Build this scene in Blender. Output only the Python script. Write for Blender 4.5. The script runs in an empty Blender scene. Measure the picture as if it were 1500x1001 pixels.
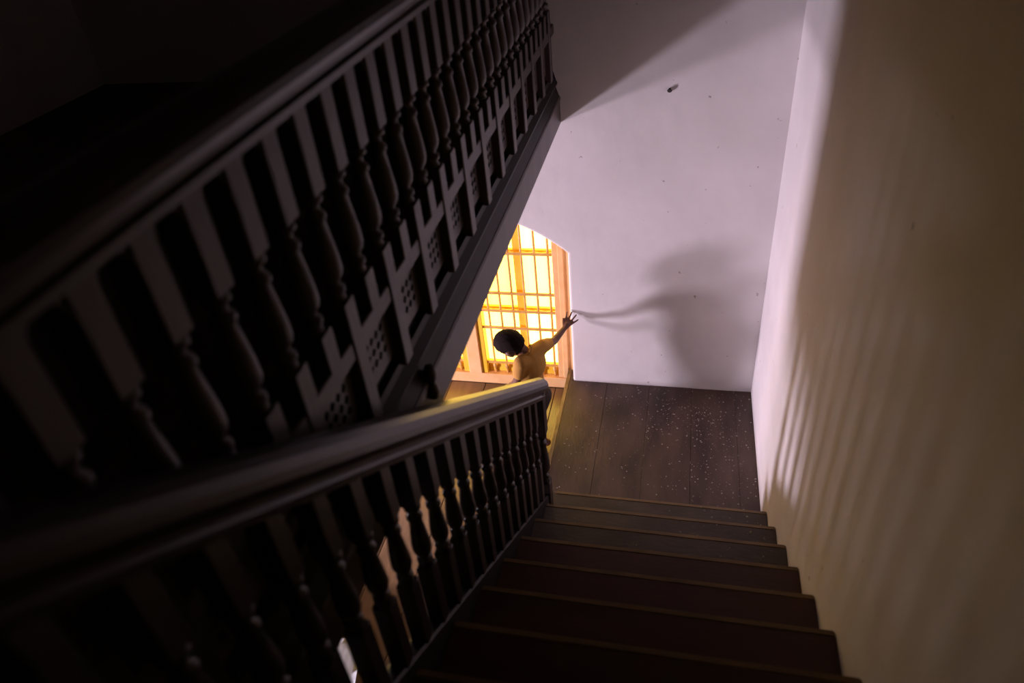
import bpy, bmesh, math, random
from mathutils import Vector, Matrix
random.seed(7)
scn = bpy.context.scene
COL = scn.collection

# ------------------------------------------------------------------ camera
YAW, PITCH, ROLL, FPX = 0.2697, -0.6314, -0.1071, 1059.46
CAM = Vector((0, 0, 3.0))
fw = Vector((-math.sin(YAW)*math.cos(PITCH), math.cos(YAW)*math.cos(PITCH), math.sin(PITCH)))
rt = Vector((math.cos(YAW), math.sin(YAW), 0)); up = rt.cross(fw)
cr, sr = math.cos(ROLL), math.sin(ROLL)
cx, cy = rt*cr + up*sr, up*cr - rt*sr
cd = bpy.data.cameras.new('camera'); cam = bpy.data.objects.new('camera', cd); COL.objects.link(cam)
cam.matrix_world = Matrix(((cx.x, cy.x, -fw.x, CAM.x), (cx.y, cy.y, -fw.y, CAM.y), (cx.z, cy.z, -fw.z, CAM.z), (0, 0, 0, 1)))
cd.sensor_width = 36; cd.lens = FPX*36/1500; cd.clip_start = 0.02
cd.dof.use_dof = True; cd.dof.focus_distance = 3.95; cd.dof.aperture_fstop = 2.0
scn.camera = cam

# ------------------------------------------------------------------ world, exposure
w = bpy.data.worlds.new('world'); scn.world = w; w.use_nodes = True
w.node_tree.nodes['Background'].inputs[0].default_value = (0.55, 0.6, 0.75, 1)
w.node_tree.nodes['Background'].inputs[1].default_value = 0.02
vs = scn.view_settings
vs.view_transform = 'Standard'; vs.look = 'None'; vs.gamma = 1; vs.use_curve_mapping = False; vs.exposure = 0.0

# ------------------------------------------------------------------ daylight through the side window (window_2)
XL = -3.2
def area(name, loc, sy, sz, power, col):
    l = bpy.data.lights.new(name, 'AREA'); l.shape = 'RECTANGLE'; l.size = sz; l.size_y = sy
    l.energy = power; l.color = col
    o = bpy.data.objects.new(name, l); COL.objects.link(o); o.location = loc
    o.rotation_euler = (0, -math.pi/2, 0)      # shines towards +X
    return o
SIDE = ((2.02, -0.02, 0.20, 0.28), (2.02, 0.66, 0.20, 0.24))   # y, z, width, height of the two panes
area('daylight_low', (XL-0.02, SIDE[0][0], SIDE[0][1]), 0.20, 0.28, 96, (0.96, 0.81, 1.02))
area('daylight_high', (XL-0.02, SIDE[1][0], SIDE[1][1]), 0.20, 0.24, 52, (0.98, 0.80, 1.0))

# ------------------------------------------------------------------ materials
def mat(name, col, rough=0.5, col2=None, scale=8, stretch=(1, 1, 1), bump=0.0, bscale=60, spec=0.5, coord='Object', detail=6):
    m = bpy.data.materials.new(name); m.use_nodes = True; nt = m.node_tree; N = nt.nodes; L = nt.links
    b = N['Principled BSDF']; b.inputs['Roughness'].default_value = rough
    b.inputs['Specular IOR Level'].default_value = spec
    b.inputs['Base Color'].default_value = (*col, 1)
    tc = N.new('ShaderNodeTexCoord'); mp = N.new('ShaderNodeMapping'); mp.inputs['Scale'].default_value = stretch
    L.new(tc.outputs[coord], mp.inputs['Vector'])
    if col2:
        nz = N.new('ShaderNodeTexNoise'); nz.inputs['Scale'].default_value = scale; nz.inputs['Detail'].default_value = detail
        L.new(mp.outputs[0], nz.inputs['Vector'])
        cr = N.new('ShaderNodeValToRGB'); cr.color_ramp.elements[0].position = 0.35; cr.color_ramp.elements[1].position = 0.68
        cr.color_ramp.elements[0].color = (*col, 1); cr.color_ramp.elements[1].color = (*col2, 1)
        L.new(nz.outputs['Fac'], cr.inputs[0]); L.new(cr.outputs[0], b.inputs['Base Color'])
    if bump:
        n2 = N.new('ShaderNodeTexNoise'); n2.inputs['Scale'].default_value = bscale; n2.inputs['Detail'].default_value = 5
        L.new(mp.outputs[0], n2.inputs['Vector'])
        bp = N.new('ShaderNodeBump'); bp.inputs['Strength'].default_value = bump; bp.inputs['Distance'].default_value = 0.01
        L.new(n2.outputs['Fac'], bp.inputs['Height']); L.new(bp.outputs[0], b.inputs['Normal'])
    return m
def glow(name, col, k):
    m = bpy.data.materials.new(name); m.use_nodes = True; nt = m.node_tree; N = nt.nodes
    b = N['Principled BSDF']; b.inputs['Base Color'].default_value = (0.6, 0.5, 0.1, 1); b.inputs['Roughness'].default_value = 0.2
    b.inputs['Emission Color'].default_value = (*col, 1); b.inputs['Emission Strength'].default_value = k
    return m
PLASTER = mat('plaster', (0.72, 0.68, 0.66), 0.85, (0.80, 0.76, 0.74), 3, bump=0.25, bscale=14, spec=0.2)
def specks(m):                                        # sparse small chips and dirt spots in the plaster
    nt = m.node_tree; N = nt.nodes; L = nt.links; b = N['Principled BSDF']; src = b.inputs['Base Color'].links[0].from_socket
    tc = N.new('ShaderNodeTexCoord'); nz = N.new('ShaderNodeTexNoise'); nz.inputs['Scale'].default_value = 22; nz.inputs['Detail'].default_value = 3
    rp = N.new('ShaderNodeValToRGB'); rp.color_ramp.elements[0].position = .735; rp.color_ramp.elements[1].position = .77
    mx = N.new('ShaderNodeMixRGB'); mx.inputs[2].default_value = (.40, .34, .30, 1)
    L.new(tc.outputs['Object'], nz.inputs['Vector']); L.new(nz.outputs['Fac'], rp.inputs[0]); L.new(rp.outputs[0], mx.inputs[0])
    L.new(src, mx.inputs[1]); L.new(mx.outputs[0], b.inputs['Base Color'])
specks(PLASTER)
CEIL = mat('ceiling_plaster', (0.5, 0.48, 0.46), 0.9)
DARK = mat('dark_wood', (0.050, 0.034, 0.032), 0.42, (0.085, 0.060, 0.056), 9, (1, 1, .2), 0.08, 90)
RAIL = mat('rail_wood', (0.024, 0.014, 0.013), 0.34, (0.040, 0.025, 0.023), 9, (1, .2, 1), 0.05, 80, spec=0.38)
TREAD = mat('tread_wood', (0.055, 0.017, 0.009), 0.5, (0.080, 0.026, 0.014), 7, (.2, 1, 1), 0.1, 60)
DUSTY = mat('dusty_tread_wood', (0.050, 0.036, 0.026), 0.6, (0.085, 0.064, 0.048), 10, (.5, 1, 1), 0.15, 60)
WORN = mat('worn_nosing', (0.26, 0.17, 0.07), 0.5, (0.16, 0.10, 0.04), 14, (.4, 1, 1), 0.1, 60)
PLANK = mat('landing_boards', (0.044, 0.024, 0.016), 0.58, (0.100, 0.060, 0.042), 5, (1.6, .5, 1), 0.2, 45)
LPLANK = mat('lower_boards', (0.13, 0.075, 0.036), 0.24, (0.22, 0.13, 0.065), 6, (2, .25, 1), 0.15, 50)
UFLOOR = mat('upper_boards', (0.045, 0.028, 0.02), 0.5, (0.07, 0.045, 0.032), 6, (2, .3, 1), 0.1, 50)
PEACH = mat('peach_paint', (0.84, 0.48, 0.20), 0.45, (0.88, 0.55, 0.26), 12, bump=0.05)
YELLOW = mat('yellow_paint', (0.80, 0.50, 0.03), 0.4, (0.85, 0.58, 0.06), 9)
BAR = mat('orange_bar_paint', (0.62, 0.30, 0.06), 0.45, (0.72, 0.40, 0.12), 20)
GLASS = [glow('yellow_lit_glass', (1.0, 0.70, 0.11), 6.2), glow('amber_lit_glass', (1.0, 0.66, 0.08), 5.8), glow('pale_lit_glass', (1.0, 0.76, 0.14), 6.6)]
GREYW = mat('grey_paint', (0.35, 0.35, 0.37), 0.5)
SKYPANE = mat('side_glass', (0.8, 0.8, 0.85), 0.1)
SKIN = mat('skin', (0.135, 0.058, 0.036), 0.5, (0.155, 0.068, 0.043), 20, spec=0.4)
HAIR = mat('black_hair', (0.011, 0.006, 0.005), 0.9, (0.020, 0.011, 0.010), 120, bump=0.6, bscale=260, spec=0.12)
SHIRT = mat('tan_shirt', (0.46, 0.23, 0.055), 0.85, (0.52, 0.27, 0.07), 12, bump=0.25, bscale=25, spec=0.15)
SHORTS = mat('dark_shorts', (0.05, 0.035, 0.03), 0.85)
FLAKE = mat('plaster_flake', (0.38, 0.32, 0.29), 0.9)
SHEET = mat('white_sheet', (0.8, 0.79, 0.76), 0.8)
BLACKW = mat('shade_black_wood', (0.010, 0.007, 0.007), 0.5, (0.016, 0.011, 0.011), 9, spec=0.25)  # near-black stands in for shade along the gallery base moulding
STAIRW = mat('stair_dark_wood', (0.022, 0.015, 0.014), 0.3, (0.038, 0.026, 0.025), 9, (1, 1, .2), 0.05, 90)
IRON = mat('rusty_iron', (0.03, 0.025, 0.022), 0.6)
EYE = mat('eye_white', (0.6, 0.58, 0.55), 0.3)

# ------------------------------------------------------------------ helpers
def link(name, me, m, parent=None, smooth=False):
    o = bpy.data.objects.new(name, me); COL.objects.link(o)
    if m and not me.materials: me.materials.append(m)
    if parent: o.parent = parent
    if smooth:
        for p in me.polygons: p.use_smooth = True
    return o
def bx(bm, x0, x1, y0, y1, z0, z1):
    v = [bm.verts.new(p) for p in ((x0,y0,z0),(x1,y0,z0),(x1,y1,z0),(x0,y1,z0),(x0,y0,z1),(x1,y0,z1),(x1,y1,z1),(x0,y1,z1))]
    for f in ((0,3,2,1),(4,5,6,7),(0,1,5,4),(1,2,6,5),(2,3,7,6),(3,0,4,7)): bm.faces.new([v[i] for i in f])
def mesh(bm, name, bev=0, seg=1):
    if bev: bmesh.ops.bevel(bm, geom=bm.edges[:], offset=bev, segments=seg, affect='EDGES', clamp_overlap=True)
    bmesh.ops.recalc_face_normals(bm, faces=bm.faces[:])
    me = bpy.data.meshes.new(name); bm.to_mesh(me); bm.free(); return me
def box(name, m, parent, x0, x1, y0, y1, z0, z1, bev=0, seg=1):
    bm = bmesh.new(); bx(bm, x0, x1, y0, y1, z0, z1)
    return link(name, mesh(bm, name, bev, seg), m, parent)
def empty(name, loc=(0,0,0)):
    o = bpy.data.objects.new(name, None); COL.objects.link(o); o.location = loc; o.empty_display_size = .1
    return o
def thing(name, label, cat, loc=(0,0,0), group=None):
    o = empty(name, loc); return tag(o, label, cat, group)
def tag(o, label, cat, group=None):
    o['label'] = label; o['category'] = cat
    if group: o['group'] = group
    return o
def struct(o, label=None, cat=None):
    o['kind'] = 'structure'
    if label: o['label'] = label
    if cat: o['category'] = cat
    return o
def sweep(bm, prof, a, b, side=Vector((1,0,0))):
    """prof: closed list of (across, up); extruded from a to b; up is perpendicular to run and side"""
    a, b = Vector(a), Vector(b); d = (b-a).normalized(); u = side.cross(d).normalized()
    if u.z < 0: u = -u
    r0 = [bm.verts.new(a + side*x + u*z) for x, z in prof]; r1 = [bm.verts.new(b + side*x + u*z) for x, z in prof]
    n = len(prof)
    for i in range(n): bm.faces.new((r0[i], r0[(i+1)%n], r1[(i+1)%n], r1[i]))
    bm.faces.new(r0[::-1]); bm.faces.new(r1)
def lathe(bm, prof, cx=0, cy=0, n=12):
    rings = []
    for r, z in prof: rings.append([bm.verts.new((cx+r*math.cos(2*math.pi*i/n), cy+r*math.sin(2*math.pi*i/n), z)) for i in range(n)])
    for a, b in zip(rings, rings[1:]):
        for i in range(n): bm.faces.new((a[i], a[(i+1)%n], b[(i+1)%n], b[i]))
    bm.faces.new(rings[0]); bm.faces.new(rings[-1])

# ------------------------------------------------------------------ dimensions (metres; quarter landing top is z = 0)
XW, YE, RIS, TRD, YN = 0.4926, 3.575, 0.1776, 0.238, 2.477
XLE = -0.655                        # edge of the quarter landing
ZLOW = -0.178                       # lower landing
ZG = RIS*11                         # gallery / upper floor
NST = 10
XS0 = -0.535                        # tread left ends
WX0, WX1, WXC, WR = -1.993, -0.607, -1.30, 1.05   # window opening, arch centre and radius
ZSPR = 0.937; ZARC = ZSPR - math.sqrt(WR**2 - (WX1-WXC)**2)
def nose(y): return RIS + (YN-y)*RIS/TRD

# ------------------------------------------------------------------ walls, ceiling
struct(box('wall_right', PLASTER, None, XW, XW+.2, -2.6, YE+.2, -.6, 4.9), 'white plaster wall beside the descending stair', 'wall')
bm = bmesh.new()
CH = .018                                               # softened plaster edge around the opening
bx(bm, WX1+CH, XW, YE, YE+.25, -.6, 4.9); bx(bm, XL-.2, WX0-CH, YE, YE+.25, -.6, 4.9)
n = 28; xs = [WX0+(WX1-WX0)*i/n for i in range(n+1)]
zz = [ZARC+math.sqrt(WR**2-(x-WXC)**2) for x in xs]
xo = [WXC+(x-WXC)*(1+CH/(WX1-WXC)) for x in xs]; zo = [ZARC+math.sqrt((WR+CH)**2-(x-WXC)**2) for x in xo]
def ring(x0, z0, x1, z1):                              # rounded edge: front (x1,z1,YE) to reveal (x0,z0)
    return [(x1+(x0-x1)*math.sin(a*math.pi/8), YE+CH*(1-math.cos(a*math.pi/8)), z1+(z0-z1)*math.sin(a*math.pi/8)) for a in range(5)]+[(x0, YE+.25, z0)]
path = [(WX0, -.6, WX0-CH, -.6)]+[(xs[i], zz[i], xo[i], zo[i]) for i in range(n+1)]+[(WX1, -.6, WX1+CH, -.6)]
rings = [[bm.verts.new(p) for p in ring(*q)] for q in path]
for a, b in zip(rings, rings[1:]):
    for j in range(5): bm.faces.new((a[j], a[j+1], b[j+1], b[j]))
for i in range(n):
    p = [(xo[i], zo[i]), (xo[i+1], zo[i+1]), (xo[i+1], 4.9), (xo[i], 4.9)]
    bm.faces.new([bm.verts.new((x, YE, z)) for x, z in p])
bx(bm, WX0, WX1, YE+.235, YE+.25, -.6, ZLOW)
bmesh.ops.remove_doubles(bm, verts=bm.verts[:], dist=1e-5)
struct(link('wall_end', mesh(bm, 'wall_end'), PLASTER), 'white plaster end wall with the arched window opening', 'wall')
bm = bmesh.new()                                        # left wall with a tall opening for the side window
y0, y1 = SIDE[0][0]-.17, SIDE[0][0]+.17
bx(bm, XL-.2, XL, -2.6, y0, -.6, 4.9); bx(bm, XL-.2, XL, y1, YE, -.6, 4.9); bx(bm, XL-.2, XL, y0, y1, -.6, -.20); bx(bm, XL-.2, XL, y0, y1, .84, 4.9)
struct(link('wall_left', mesh(bm, 'wall_left'), PLASTER), 'plaster wall with the narrow side window', 'wall')
part = struct(empty('light_screen'), 'added slatted screen, unseen under the gallery, dimming the side light', 'wall')  # unseen screen added to dim and block the side light
for i in range(49):                                     # narrow gaps between added slats thin out the side light, one slat cut short at the floor
    ys = -.42+.05*i
    box('slat', DARK, part, -1.922, -1.918, ys, ys+.0474, (-.05 if 1.62 < ys < 1.76 else ZLOW), 1.74)
box('shade_panel', DARK, part, -1.922, -1.918, 2.03, 2.30, .36, 1.74)  # added panel keeps side light off the upper right wall
box('top_beam', DARK, part, -1.95, -1.89, -.42, YE, 1.66, 1.739)
struct(box('wall_back', PLASTER, None, XL, XW, -2.8, -2.6, -.6, 4.9), 'plaster wall at the head of the stairs', 'wall')
struct(box('ceiling', CEIL, None, XL-.2, XW+.2, -2.8, YE+.25, 4.9, 5.0), 'dark plaster ceiling above the stairwell', 'ceiling')

# ------------------------------------------------------------------ floors
def floor_of(name, label):
    o = struct(empty(name), label, 'floor'); return o
land = floor_of('floor', 'dusty dark plank floor of the quarter landing')
bm = bmesh.new(); bx(bm, XLE+.02, XW, YN-.27, YE, -.6, -.03); bx(bm, XLE+.02, WX1, YE, YE+.12, -.6, -.03)
link('slab', mesh(bm, 'slab'), UFLOOR, land)
seams = [-0.386, -0.121, 0.137, 0.395, XW]
xa = XLE+.028
for i, xb in enumerate(seams):
    box('plank', PLANK, land, xa+.0006, xb-.0006, YN-.27, YE-.001, -.03, random.uniform(-.0012, .0008), .0012)
    xa = xb
box('plank', PLANK, land, XLE+.030, WX1-.002, YE-.001, YE+.12, -.03, -.0005, .002)
box('edge_nosing', WORN, land, XLE, XLE+.028, YN-.27, YE+.12, -.032, .001, .006, 2)
box('riser', DARK, land, XLE+.008, XLE+.02, YN-.27, YE+.12, ZLOW, -.032)
low = floor_of('floor_lower', 'yellow-lit plank floor of the lower landing under the arched window')
box('slab', UFLOOR, low, XL, XLE+.02, -.4, YE+.13, -.6, ZLOW-.03)
xa = XL
k = 0
while xa < XLE+.008-.01:
    xb = min(xa+.245, XLE+.008)
    if xa < WX0: ye = YE-.001
    else: ye = YE+.125
    box('plank', LPLANK, low, xa+.002, xb-.002, -.4, ye, ZLOW-.03, ZLOW+random.uniform(-.0015, .0005), .002)
    xa = xb
upf = floor_of('floor_upper', 'dark boarded upper floor and gallery beside the stairwell')
bm = bmesh.new(); bx(bm, XL, -.635, .085, YE, 1.74, ZG); bx(bm, XL, XW, -2.6, .085, 1.74, ZG)
link('slab', mesh(bm, 'slab'), UFLOOR, upf)

# ------------------------------------------------------------------ staircase
st = thing('staircase', 'straight flight of dark reddish wooden steps going down to the landing', 'staircase', (0, 1.3, 0))
st.location = (0, 0, 0)
for k in range(NST):
    z = RIS*(k+1); yn = YN - TRD*k
    m = DUSTY if k < 3 else TREAD
    t = box('tread', m, st, XS0 if k else -.60, XW-.001, yn-TRD-.02, yn-.022, z-.03, z)
    box('nosing', WORN, t, XS0, XW-.001, yn-.022, yn, z-.03, z+.001, .004, 2)
    box('riser', m, st, XS0, XW-.001, yn-.035, yn-.022, z-RIS, z-.03)
box('riser', TREAD, st, XS0, XW-.001, YN-TRD*NST-.035, YN-TRD*NST-.022, ZG-RIS, ZG-.03)
box('nosing', WORN, st, XS0, XW-.001, YN-TRD*NST-.022, YN-TRD*NST, ZG-.03, ZG+.001, .004, 2)
bm = bmesh.new(); s = RIS/TRD
ya, yb = 2.30, .09
pts = [(ya, nose(ya)+.034), (yb, nose(yb)+.034), (yb, nose(yb)-.26), (ya, max(nose(ya)-.30, 0.001)), ]
f = [bm.verts.new((-.588, y, z)) for y, z in pts]; g = [bm.verts.new((XS0, y, z)) for y, z in pts]
bm.faces.new(f); bm.faces.new(g[::-1])
for i in range(4): bm.faces.new((f[i], f[(i+1)%4], g[(i+1)%4], g[i]))
link('stringer', mesh(bm, 'stringer', .006), BLACKW, st)

# ------------------------------------------------------------------ balusters
TURN = [(0,.015),(.03,.022),(.07,.022),(.095,.013),(.15,.013),(.18,.020),(.22,.021),(.25,.016),(.42,.0205),(.58,.0245),(.70,.0255),(.76,.022),(.81,.014),(.84,.013),(.86,.021),(.91,.021),(.93,.014),(.97,.019),(1,.019)]
def baluster_mesh(name, ztop, z1, z2, zbot, w, k=1.0):
    """square ztop..z1, turned z1..z2, square z2..zbot"""
    bm = bmesh.new(); h = w/2
    bx(bm, -h, h, -h, h, z1, ztop); bx(bm, -h, h, -h, h, zbot, z2)
    bmesh.ops.bevel(bm, geom=bm.edges[:], offset=.003, segments=1, affect='EDGES')
    lathe(bm, [(r*k, z1+.002+(z2-z1-.004)*t) for t, r in TURN], n=14)
    me = mesh(bm, name)
    for p in me.polygons: p.use_smooth = len(p.vertices) == 4 and abs(p.normal.z) < .95 and p.area < .0006
    return me

# gallery balustrade
XG = -0.641
gb = thing('gallery_balustrade', 'dark wooden gallery balustrade with turned balusters and pierced lower panels above the stairwell', 'balustrade')
GS, GY0 = 0.1075, 1.079
GW = .048
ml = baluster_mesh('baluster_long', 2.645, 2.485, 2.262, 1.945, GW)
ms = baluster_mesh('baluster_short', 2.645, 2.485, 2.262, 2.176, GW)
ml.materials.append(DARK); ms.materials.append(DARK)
iy = range(-8, 24)
ylist = [GY0+GS*i for i in iy if .14 < GY0+GS*i < YE-.03]
for i in iy:
    y = GY0+GS*i
    if not (.14 < y < YE-.03): continue
    o = link('baluster', ml if i % 2 == 0 else ms, DARK, gb); o.location = (XG, y, 0)
yA, yB = .05, YE-.002
# handrail section
HR = [(-.034,-.018),(-.036,-.004),(-.029,.003),(-.030,.012),(-.043,.019),(-.049,.032),(-.048,.046),(-.039,.061),(-.022,.071),(0,.075)]
HR += [(-a, b) for a, b in HR[-2::-1]]
bm = bmesh.new(); sweep(bm, HR, (XG, yA, 2.66), (XG, yB, 2.66))
link('handrail', mesh(bm, 'handrail'), RAIL, gb)
bm = bmesh.new()
bx(bm, XG-.016, XG+.020, yA, yB, 2.132, 2.176)
link('bottom_rail', mesh(bm, 'bottom_rail', .003), DARK, gb)
# fascia with mouldings
FP = [(-.634,1.703),(-.608,1.703),(-.608,1.812),(-.604,1.820),(-.604,1.830),(-.608,1.838),(-.634,1.838)]
bm = bmesh.new(); sweep(bm, FP, (0, .085, 0), (0, yB, 0))
link('fascia', mesh(bm, 'fascia'), DARK, gb)
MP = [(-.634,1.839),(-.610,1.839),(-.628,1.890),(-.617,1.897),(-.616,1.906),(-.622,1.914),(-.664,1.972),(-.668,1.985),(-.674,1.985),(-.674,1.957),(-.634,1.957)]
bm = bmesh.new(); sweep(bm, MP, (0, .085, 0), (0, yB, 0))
o = link('moulding', mesh(bm, 'moulding'), BLACKW, gb); o['label'] = 'base moulding with its shade painted black'  # shade between the mouldings is put into the black colour
# pierced panels between the long balusters
def pierced(w, h, nx, nz, t):
    bm = bmesh.new(); cw, ch = w/nx, h/nz; k = 8
    for side in (-1, 1):
        for a in range(nx):
            for b in range(nz):
                ox, oz = a*cw, b*ch
                hole = (a > 0 and a < nx-1) and b > 0 and b < nz-1
                if not hole:
                    v = [bm.verts.new((side*t/2, ox+p*cw, oz+q*ch)) for p, q in ((0,0),(1,0),(1,1),(0,1))]; bm.faces.new(v); continue
                r = min(cw, ch)*.36
                outer = [(0,0),(.5,0),(1,0),(1,.5),(1,1),(.5,1),(0,1),(0,.5)]
                vo = [bm.verts.new((side*t/2, ox+p*cw, oz+q*ch)) for p, q in outer]
                vi = [bm.verts.new((side*t/2, ox+cw*.5+r*(1.25 if j%2 else .8)*math.cos(math.pi*(j-3)/4)*1.0, oz+ch*.5+r*(1.25 if j%2 else .8)*math.sin(math.pi*(j-3)/4))) for j in range(8)]
                for j in range(8): bm.faces.new((vo[j], vo[(j+1)%8], vi[(j+1)%8], vi[j]))
                if side == 1:
                    vb = [bm.verts.new((-t/2, v.co.y, v.co.z)) for v in vi]
                    for j in range(8): bm.faces.new((vi[j], vi[(j+1)%8], vb[(j+1)%8], vb[j]))
    bmesh.ops.remove_doubles(bm, verts=bm.verts[:], dist=1e-5)
    me = mesh(bm, 'pierced_panel'); me.materials.append(DARK); return me
pw = 2*GS-GW
mp = pierced(pw, 2.132-1.985, 6, 5, .012)
for i in iy:
    y = GY0+GS*i
    if i % 2 == 0 and y > .14 and y+2*GS < YE-.03:
        o = link('pierced_panel', mp, DARK, gb); o.location = (XG-.008, y+GW/2, 1.985)
# small arch fillets under the handrail, one per gap
bm = bmesh.new(); gw = GS-GW; r = .03
for sgn in (0, 1):
    pr = [(0, 0), (0, -r*1.5)] + [(r*(1-math.cos(a*math.pi/10)), -r*1.5*(1-math.sin(a*math.pi/10))) for a in range(1, 6)]
    pr = [(gw-a, b) if sgn else (a, b) for a, b in pr]
    f = [bm.verts.new((-.012, a, b)) for a, b in pr]; g = [bm.verts.new((.018, a, b)) for a, b in pr]
    bm.faces.new(f); bm.faces.new(g[::-1])
    for i in range(len(pr)): bm.faces.new((f[i], f[(i+1)%len(pr)], g[(i+1)%len(pr)], g[i]))
ma = mesh(bm, 'arch_bracket'); ma.materials.append(DARK)
for y in ylist[:-1]:
    o = link('arch_bracket', ma, DARK, gb); o.location = (XG, y+GW/2, 2.643)
# drop ornament on the fascia
bm = bmesh.new(); lathe(bm, [(.003,1.770),(.012,1.778),(.018,1.80),(.014,1.82),(.010,1.83),(.016,1.843),(.018,1.86),(.012,1.88)], -.600, 1.352, 14)
link('drop_ornament', mesh(bm, 'drop_ornament'), DARK, gb, True)

# stair balustrade
XR = -0.558
sb = thing('stair_balustrade', 'dark wooden stair balustrade with turned balusters and glossy handrail descending to the landing', 'balustrade')
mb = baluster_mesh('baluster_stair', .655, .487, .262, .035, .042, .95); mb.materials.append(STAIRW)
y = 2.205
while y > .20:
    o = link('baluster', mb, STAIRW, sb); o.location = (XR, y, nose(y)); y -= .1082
def slope(bm, prof, x, y0, y1, h): sweep(bm, prof, (x, y0, nose(y0)+h), (x, y1, nose(y1)+h))
bm = bmesh.new(); slope(bm, [(a*.86, b) for a, b in HR], XR, 2.365, .02, .660)
link('handrail', mesh(bm, 'handrail'), RAIL, sb)
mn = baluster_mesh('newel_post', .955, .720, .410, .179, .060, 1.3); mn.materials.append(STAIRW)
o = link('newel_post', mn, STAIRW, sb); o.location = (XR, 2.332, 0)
bm = bmesh.new(); bx(bm, XR-.03, XR+.03, .02, .09, ZG+.001, 2.64)
link('newel_post', mesh(bm, 'newel_top', .004), STAIRW, sb)

# ------------------------------------------------------------------ arched window
w1 = struct(empty('window_1'), 'tall arched window glowing yellow behind an orange iron grille', 'window')
YF = YE+.125                          # frame front
fr = bmesh.new()
box('sill_board', PEACH, w1, WX0+.001, -.662, YF-.002, YE+.235, ZLOW+.001, -.095, .004)
for xa, xb in ((-.725, WX1-.001), (WX0+.001, -1.875)):
    o = box('frame_jamb', PEACH, w1, xa, xb, YF+.01, YE+.235, -.095, 1.02, .003)
box('jamb_bead', PEACH, w1, -.690, -.655, YF-.004, YF+.012, -.09, .93, .004)
box('frame_post', PEACH, w1, -1.345, -1.255, YF-.005, YE+.235, -.095, 1.22, .004)
box('post_moulding', YELLOW, w1, -1.255, -1.215, YF+.01, YE+.235, -.095, 1.22, .003)
box('post_moulding', YELLOW, w1, -1.385, -1.345, YF+.01, YE+.235, -.095, 1.22, .003)
YP = YE+.20
leaves = ((-1.215, -.725), (-1.875, -1.385))
for li, (xa, xb) in enumerate(leaves):
    xm = xa+.265
    box('mullion', YELLOW, w1, xm-.022, xm+.022, YP-.03, YP+.02, -.02, 1.22, .003)
    box('bottom_rail', YELLOW, w1, xa, xb, YP-.035, YP+.02, -.095, -.02, .003)
    for zb in (.420, .843): 
        box('glazing_bar', YELLOW, w1, xa, xm-.022, YP-.02, YP+.02, zb-.010, zb+.010)
        box('glazing_bar', YELLOW, w1, xm+.022, xb, YP-.02, YP+.02, zb-.010, zb+.010)
    zs = (-.02, .410, .430, .833, .853, 1.24)
    for a in range(2):
        for b in range(3):
            x0, x1 = (xa, xm-.022) if a == 0 else (xm+.022, xb)
            box('pane', GLASS[(0, 1, 0, 2, 0, 2)[(a*3+b+li) % 6]], w1, x0, x1, YP, YP+.006, zs[b*2], zs[b*2+1])
    # iron grille
    YG = YF+.022
    for zb in (-.005, .285, .419, .554, .843):
        box('grille_bar', BAR, w1, xa, xb, YG-.003, YG+.005, zb-.010, zb+.010)
    for j in range(6):
        xv = xa+.050+.0825*j
        bm = bmesh.new(); lathe(bm, [(.0075, -.094), (.0075, 1.20)], xv, YG+.008, 8)
        link('grille_bar', mesh(bm, 'grille_bar'), BAR, w1)
        bm = bmesh.new(); lathe(bm, [(.004,-.062),(.013,-.056),(.016,-.040),(.013,-.024),(.004,-.018)], xv, YG+.008, 8)
        link('grille_knob', mesh(bm, 'grille_knob'), BAR, w1, True)
bm = bmesh.new()                       # arched head frame
for i in range(n):
    p = [(xs[i], zz[i]-.025), (xs[i+1], zz[i+1]-.025), (xs[i+1], zz[i+1]+.02), (xs[i], zz[i]+.02)]
    f = [bm.verts.new((x, YF+.06, z)) for x, z in p]; g = [bm.verts.new((x, YE+.235, z)) for x, z in p]
    bm.faces.new(f); bm.faces.new((f[0], g[0], g[1], f[1]))
link('arch_frame', mesh(bm, 'arch_frame'), YELLOW, w1)

# side window (lets the cool daylight in)
w2 = struct(empty('window_2'), 'narrow grey side window with a boarded middle', 'window')
yc = SIDE[0][0]
bm = bmesh.new()
bx(bm, XL-.10, XL-.005, yc-.17, yc-.115, -.20, .84); bx(bm, XL-.10, XL-.005, yc+.115, yc+.17, -.20, .84)
bx(bm, XL-.10, XL-.005, yc-.115, yc+.115, .135, .505); bx(bm, XL-.10, XL-.005, yc-.115, yc+.115, -.20, -.175); bx(bm, XL-.10, XL-.005, yc-.115, yc+.115, .815, .84)
link('window_frame', mesh(bm, 'window_frame'), GREYW, w2)

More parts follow.
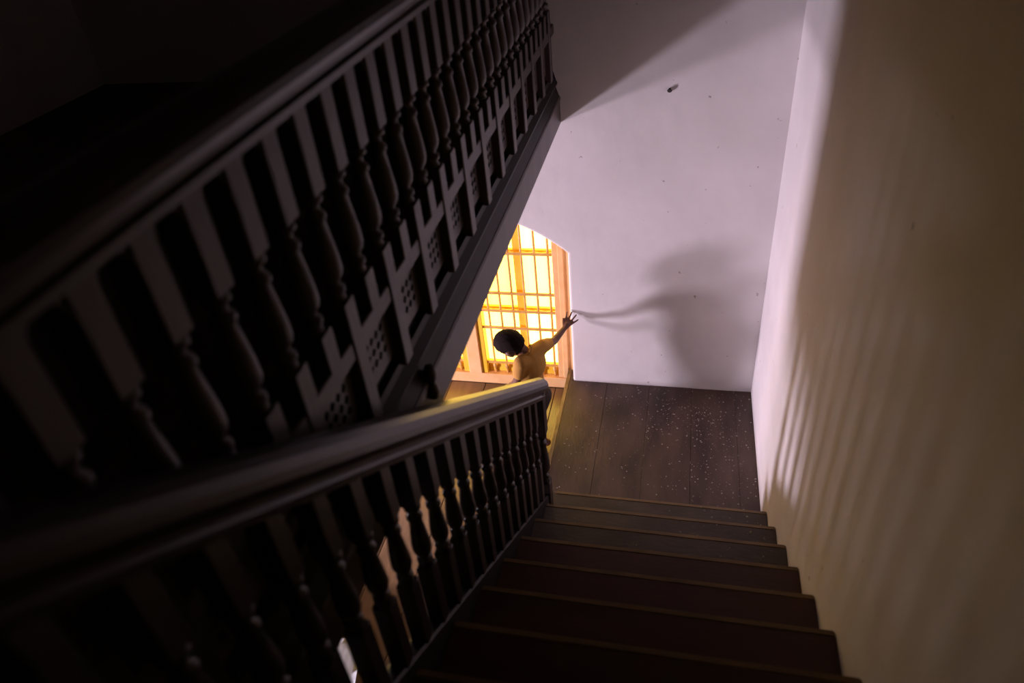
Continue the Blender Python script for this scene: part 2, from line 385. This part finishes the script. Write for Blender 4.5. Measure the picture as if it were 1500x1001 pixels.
# ------------------------------------------------------------------ boy on the lower landing
def frame_from(F, U):
    F = Vector(F).normalized(); U = Vector(U); U = (U - F*U.dot(F)).normalized(); Lf = U.cross(F)
    return F, U, Lf
def ell(bm, c, axes, radii, seg=20, rings=12):
    M = Matrix((axes[0]*radii[0], axes[1]*radii[1], axes[2]*radii[2])).transposed().to_4x4(); M.translation = Vector(c)
    bmesh.ops.create_uvsphere(bm, u_segments=seg, v_segments=rings, radius=1, matrix=M)
def cap(bm, a, b, ra, rb, flat=None, seg=16):
    """tapered capsule"""
    a, b = Vector(a), Vector(b); d = b-a; L = d.length; q = d.to_track_quat('Z', 'Y').to_matrix().to_4x4()
    prof = []
    for i in range(5): t = math.pi/2*i/4; prof.append((max(ra*math.sin(t), 1e-4), -ra*math.cos(t)))
    for i in range(5): t = math.pi/2*i/4; prof.append((max(rb*math.cos(t), 1e-4), L+rb*math.sin(t)))
    b2 = bmesh.new(); lathe(b2, prof, 0, 0, seg); q.translation = a
    b2.transform(q); me = bpy.data.meshes.new('t'); b2.to_mesh(me); b2.free(); bm.from_mesh(me); bpy.data.meshes.remove(me)
def chain(bm, pts, rad):
    for (a, ra), (b, rb) in zip(zip(pts, rad), zip(pts[1:], rad[1:])): cap(bm, a, b, ra, rb)
def fuse(bm, name, voxel, m, parent, smooth=4, fac=.5):
    bmesh.ops.recalc_face_normals(bm, faces=bm.faces[:])
    me = bpy.data.meshes.new(name+'_src'); bm.to_mesh(me); bm.free()
    o = bpy.data.objects.new(name, me); COL.objects.link(o)
    md = o.modifiers.new('r', 'REMESH'); md.mode = 'VOXEL'; md.voxel_size = voxel
    sm = o.modifiers.new('s', 'SMOOTH'); sm.factor = fac; sm.iterations = smooth
    dg = bpy.context.evaluated_depsgraph_get(); dg.update()
    res = bpy.data.meshes.new_from_object(o.evaluated_get(dg)); res.name = name
    bpy.data.objects.remove(o); bpy.data.meshes.remove(me)
    res.materials.clear()
    ob = link(name, res, m, parent, True)
    ob.matrix_parent_inverse = parent.matrix_basis.inverted()
    return ob
V = Vector
boy = thing('person', 'small boy in a tan shirt by the arched window, one arm reaching the wall', 'person', (-.84, 3.08, ZLOW))
Fh, Uh, Lh = frame_from((-.625, .37, -.62), (-.75, -.27, .60))
HC = V((-.879, 3.125, .616)); K = .92
bm = bmesh.new()
pel, chest, neck = V((-.79, 3.11, .265)), V((-.775, 3.14, .46)), V((-.79, 3.14, .545))
ax = (V((.65, .75, 0)), V((-.75, .65, 0)), V((0, 0, 1)))
ell(bm, pel, ax, (.095, .075, .085)); ell(bm, pel+V((0, .01, .09)), ax, (.082, .065, .10)); ell(bm, chest, ax, (.090, .066, .100))
cap(bm, chest+V((0, 0, .05)), HC-Uh*.05-Fh*.015, .034, .032)
def hd_ell(off, ax3, rad): ell(bm, HC+(Lh*off[0]+Fh*off[1]+Uh*off[2])*K, ax3, [r*K for r in rad])
HA = (Lh, Fh, Uh)
hd_ell((0, 0, 0), HA, (.072, .088, .090))                     # skull
hd_ell((0, .030, -.055), HA, (.050, .052, .055))              # jaw
hd_ell((0, .088, -.030), HA, (.011, .014, .018))              # nose
hd_ell((0, .080, -.062), HA, (.022, .010, .008))              # lips
for s in (1, -1):
    hd_ell((.076*s, -.014, -.014), (Lh, (Fh*.9-Uh*.3).normalized(), (Uh*.9+Fh*.3).normalized()), (.013, .019, .029))   # ear
    hd_ell((.030*s, .078, .004), HA, (.020, .010, .008))          # brow
# right arm out to the wall edge
shR, elR, wrR = V((-.718, 3.215, .535)), V((-.676, 3.365, .467)), V((-.630, 3.480, .480))
chain(bm, [shR, elR, wrR], [.034, .024, .016])
hd = (cx*.55+cy*.80+fw*.18).normalized(); sd = cx*.85-cy*.45; sd = (sd-hd*sd.dot(hd)).normalized()   # hand bent up, palm to the wall
pm = wrR+hd*.040
cap(bm, wrR, wrR+hd*.03, .016, .017)
for off in (-.015, -.005, .005, .015): cap(bm, wrR+hd*.012+sd*off*.6, pm+sd*off, .010, .009)
for off, ln, spread in ((.018, .058, .42), (.0065, .074, .12), (-.006, .072, -.16), (-.018, .060, -.44)):
    a = pm+sd*off; d = (hd+sd*spread).normalized(); b = a+d*ln*.5; c = b+(d+fw*.22).normalized()*ln*.5
    chain(bm, [a, b, c], [.0074, .0064, .0052])
a = wrR+hd*.012-sd*.012; chain(bm, [a, a+(hd*.75-sd*.65).normalized()*.024, a+(hd*.9-sd*.7).normalized()*.044], [.0085, .007, .0058])
# left arm, hanging forward and down
shL, elL, wrL = V((-.812, 3.070, .525)), V((-.838, 3.070, .400)), V((-.885, 3.105, .325))
chain(bm, [shL, elL, wrL], [.036, .026, .018])
pmL = wrL+V((-.035, .012, -.030)); hdL = (pmL-wrL).normalized(); cap(bm, wrL, pmL, .017, .021)
sdL = V((.1, .95, .1)); sdL = (sdL-hdL*sdL.dot(hdL)).normalized()
for off, ln in ((.018, .036), (.006, .042), (-.006, .040), (-.018, .032)):
    a = pmL+sdL*off+hdL*.004; b = a+(hdL+V((0, 0, -.3))).normalized()*ln*.55; c = b+(hdL+V((.3, 0, -.9))).normalized()*ln*.5
    chain(bm, [a, b, c], [.0072, .0066, .0054])
a = wrL+hdL*.012+sdL*.014; chain(bm, [a, a+(sdL*.9+hdL*.5).normalized()*.022, a+(sdL*.5+hdL).normalized()*.040], [.0085, .0072, .006])
# legs: right leg trails with the heel up, left leg forward
hpR, knR, anR = V((-.735, 3.155, .225)), V((-.790, 3.095, .030)), V((-.728, 3.115, -.110))
chain(bm, [hpR, knR, anR], [.060, .041, .025])
toR = V((-.790, 3.105, ZLOW+.016)); chain(bm, [anR+V((.022, .002, -.012)), anR+V((-.015, 0, -.030)), toR], [.022, .025, .016])
for j in range(5):
    a = toR+V((0, (.024-.012*j), 0)); cap(bm, a+V((.012, 0, .004)), a+V((-.022+.003*j, 0, -.006)), .010, .0085)
hpL, knL, anL = V((-.830, 3.075, .225)), V((-.955, 3.045, .065)), V((-.965, 3.055, ZLOW+.060))
chain(bm, [hpL, knL, anL], [.060, .041, .025])
toL = V((-1.045, 3.060, ZLOW+.018)); chain(bm, [anL+V((.028, 0, -.036)), anL+V((-.02, 0, -.030)), toL], [.023, .027, .017])
for j in range(5):
    a = toL+V((0, (-.024+.012*j), -.004)); cap(bm, a, a+V((-.032+.003*j, 0, -.004)), .010, .0085)
body = fuse(bm, 'body', .0042, SKIN, boy, 4)
# hair: a cap over the skull, cut along the hairline
bm = bmesh.new(); ell(bm, HC+(Uh*.004-Fh*.003)*K, (Lh, Fh, Uh), (.0755*K, .0915*K, .0935*K), 48, 34)
cut = []
for v in bm.verts:
    p = (v.co-HC)/K; fq, uq, lq = p.dot(Fh), p.dot(Uh), p.dot(Lh)
    lim = -.062 if fq < -.03 else -.062 + (fq+.03)*1.05
    if abs(lq) > .05 and (fq+.008)**2+(uq+.014)**2 < .033**2: lim = 1
    if abs(lq) > .03 and fq > .0 and uq < .012+fq*.9: lim = 1
    if uq < lim: cut.append(v)
bmesh.ops.delete(bm, geom=cut, context='VERTS')
for v in bm.verts: v.co += (v.co-HC).normalized()*random.uniform(-.0012, .0016)
ext = bmesh.ops.solidify(bm, geom=bm.faces[:], thickness=.004)
hair = link('hair', mesh(bm, 'hair'), HAIR, boy, True); hair.matrix_parent_inverse = boy.matrix_basis.inverted()
for s in (1, -1):
    bm = bmesh.new(); ell(bm, HC+(Lh*.030*s+Fh*.081-Uh*.008)*K, (Lh, Fh, Uh), (.010, .005, .005), 12, 8)
    o = link('eye', mesh(bm, 'eye'), EYE, boy, True); o.matrix_parent_inverse = boy.matrix_basis.inverted()
# shirt: loose body and short sleeves
bm = bmesh.new()
ell(bm, chest+V((0, 0, .0)), ax, (.100, .078, .105)); ell(bm, pel+V((.005, .012, .085)), ax, (.092, .078, .12)); ell(bm, pel+V((0, .005, .01)), ax, (.104, .088, .075))
cap(bm, neck+V((.02, 0, -.03)), neck+V((.012, 0, -.008)), .052, .040)
cap(bm, chest+V((.0, .0, .05)), shR, .062, .043); cap(bm, chest+V((0, 0, .04)), shL, .060, .042)
cap(bm, shR, shR.lerp(elR, .50), .043, .036); cap(bm, shL, shL.lerp(elL, .62), .042, .038)
fuse(bm, 'shirt', .006, SHIRT, boy, 5)
bm = bmesh.new(); nd = (HC-neck-V((.012, 0, 0))).normalized(); ca = nd.orthogonal().normalized(); cb = nd.cross(ca); cc = neck+V((.008, 0, .010))
cp = [cc+(ca*math.cos(t*math.pi/10)+cb*math.sin(t*math.pi/10))*.040 for t in range(21)]
chain(bm, cp, [.006]*21)
fuse(bm, 'collar', .004, SHIRT, boy, 2)
bm = bmesh.new(); ell(bm, pel+V((0, 0, -.03)), ax, (.104, .084, .075))
cap(bm, hpR, hpR.lerp(knR, .72), .070, .058); cap(bm, hpL, hpL.lerp(knL, .72), .070, .058)
fuse(bm, 'shorts', .007, SHORTS, boy, 4)

# ------------------------------------------------------------------ small things
nl = thing('nail', 'small bent dark nail sticking out of the white end wall', 'nail', (-.073, YE, 1.86))
bm = bmesh.new(); lathe(bm, [(.006, 0), (.006, .010), (.012, .011), (.010, .015)], 0, 0, 10); bm.transform(Matrix.Rotation(math.pi/2+.5, 4, 'X'))
link('shank', mesh(bm, 'shank'), IRON, nl)
# white sheet standing in for a bright patch on the lower landing
bm = bmesh.new()
gx, gy = 8, 10
vv = [[bm.verts.new((-.105+.21*i/gx, -.15+.30*j/gy, .004+.006*(1+math.sin(i*1.3+j*.9))*.5)) for j in range(gy+1)] for i in range(gx+1)]
for i in range(gx):
    for j in range(gy): bm.faces.new((vv[i][j], vv[i+1][j], vv[i+1][j+1], vv[i][j+1]))
bmesh.ops.solidify(bm, geom=bm.faces[:], thickness=.001)
o = link('patch_sheet', mesh(bm, 'patch_sheet'), SHEET, None, True); o.location = (-1.457, 1.566, ZLOW); o.rotation_euler = (0, 0, .2)
tag(o, 'white sheet standing in for a bright patch on the lower landing floor, glimpsed between balusters', 'paper')
# plaster flakes scattered on the landing and the lower steps
bm = bmesh.new()
def flake(x, y, z, r):
    k = random.choice((4, 5, 6)); a0 = random.random()*6.28
    b = [bm.verts.new((x+r*random.uniform(.5, 1)*math.cos(a0+6.283*i/k), y+r*random.uniform(.5, 1)*math.sin(a0+6.283*i/k), z+.0005)) for i in range(k)]
    t = bm.verts.new((x, y, z+.001+r*random.uniform(.25, .6)))
    for i in range(k): bm.faces.new((b[i], b[(i+1)%k], t))
def size(): return .0018+.0055*random.random()**3
for i in range(900):
    q = random.random()
    if q < .35: x, y = random.uniform(-.60, XW-.01), random.uniform(2.52, YE-.02)
    elif q < .70: x, y = random.gauss(.10, .20), random.gauss(3.32, .14)
    else: x, y = random.gauss(.30, .14), random.gauss(2.85, .25)
    if XLE+.03 < x < XW-.01 and YN+.01 < y < YE-.01: flake(x, y, 0, size())
for k in range(3):
    for i in range((60, 110, 130)[k]):
        x = random.gauss(.28, .16) if random.random() < .75 else random.uniform(-.5, XW)
        y = YN-TRD*k-random.uniform(.01, TRD-.01)
        if XS0+.02 < x < XW-.01: flake(x, y, RIS*(k+1), size())
o = link('plaster_flakes', mesh(bm, 'plaster_flakes'), FLAKE); o['kind'] = 'stuff'
tag(o, 'pale plaster flakes and grit scattered over the landing and lowest steps', 'debris')
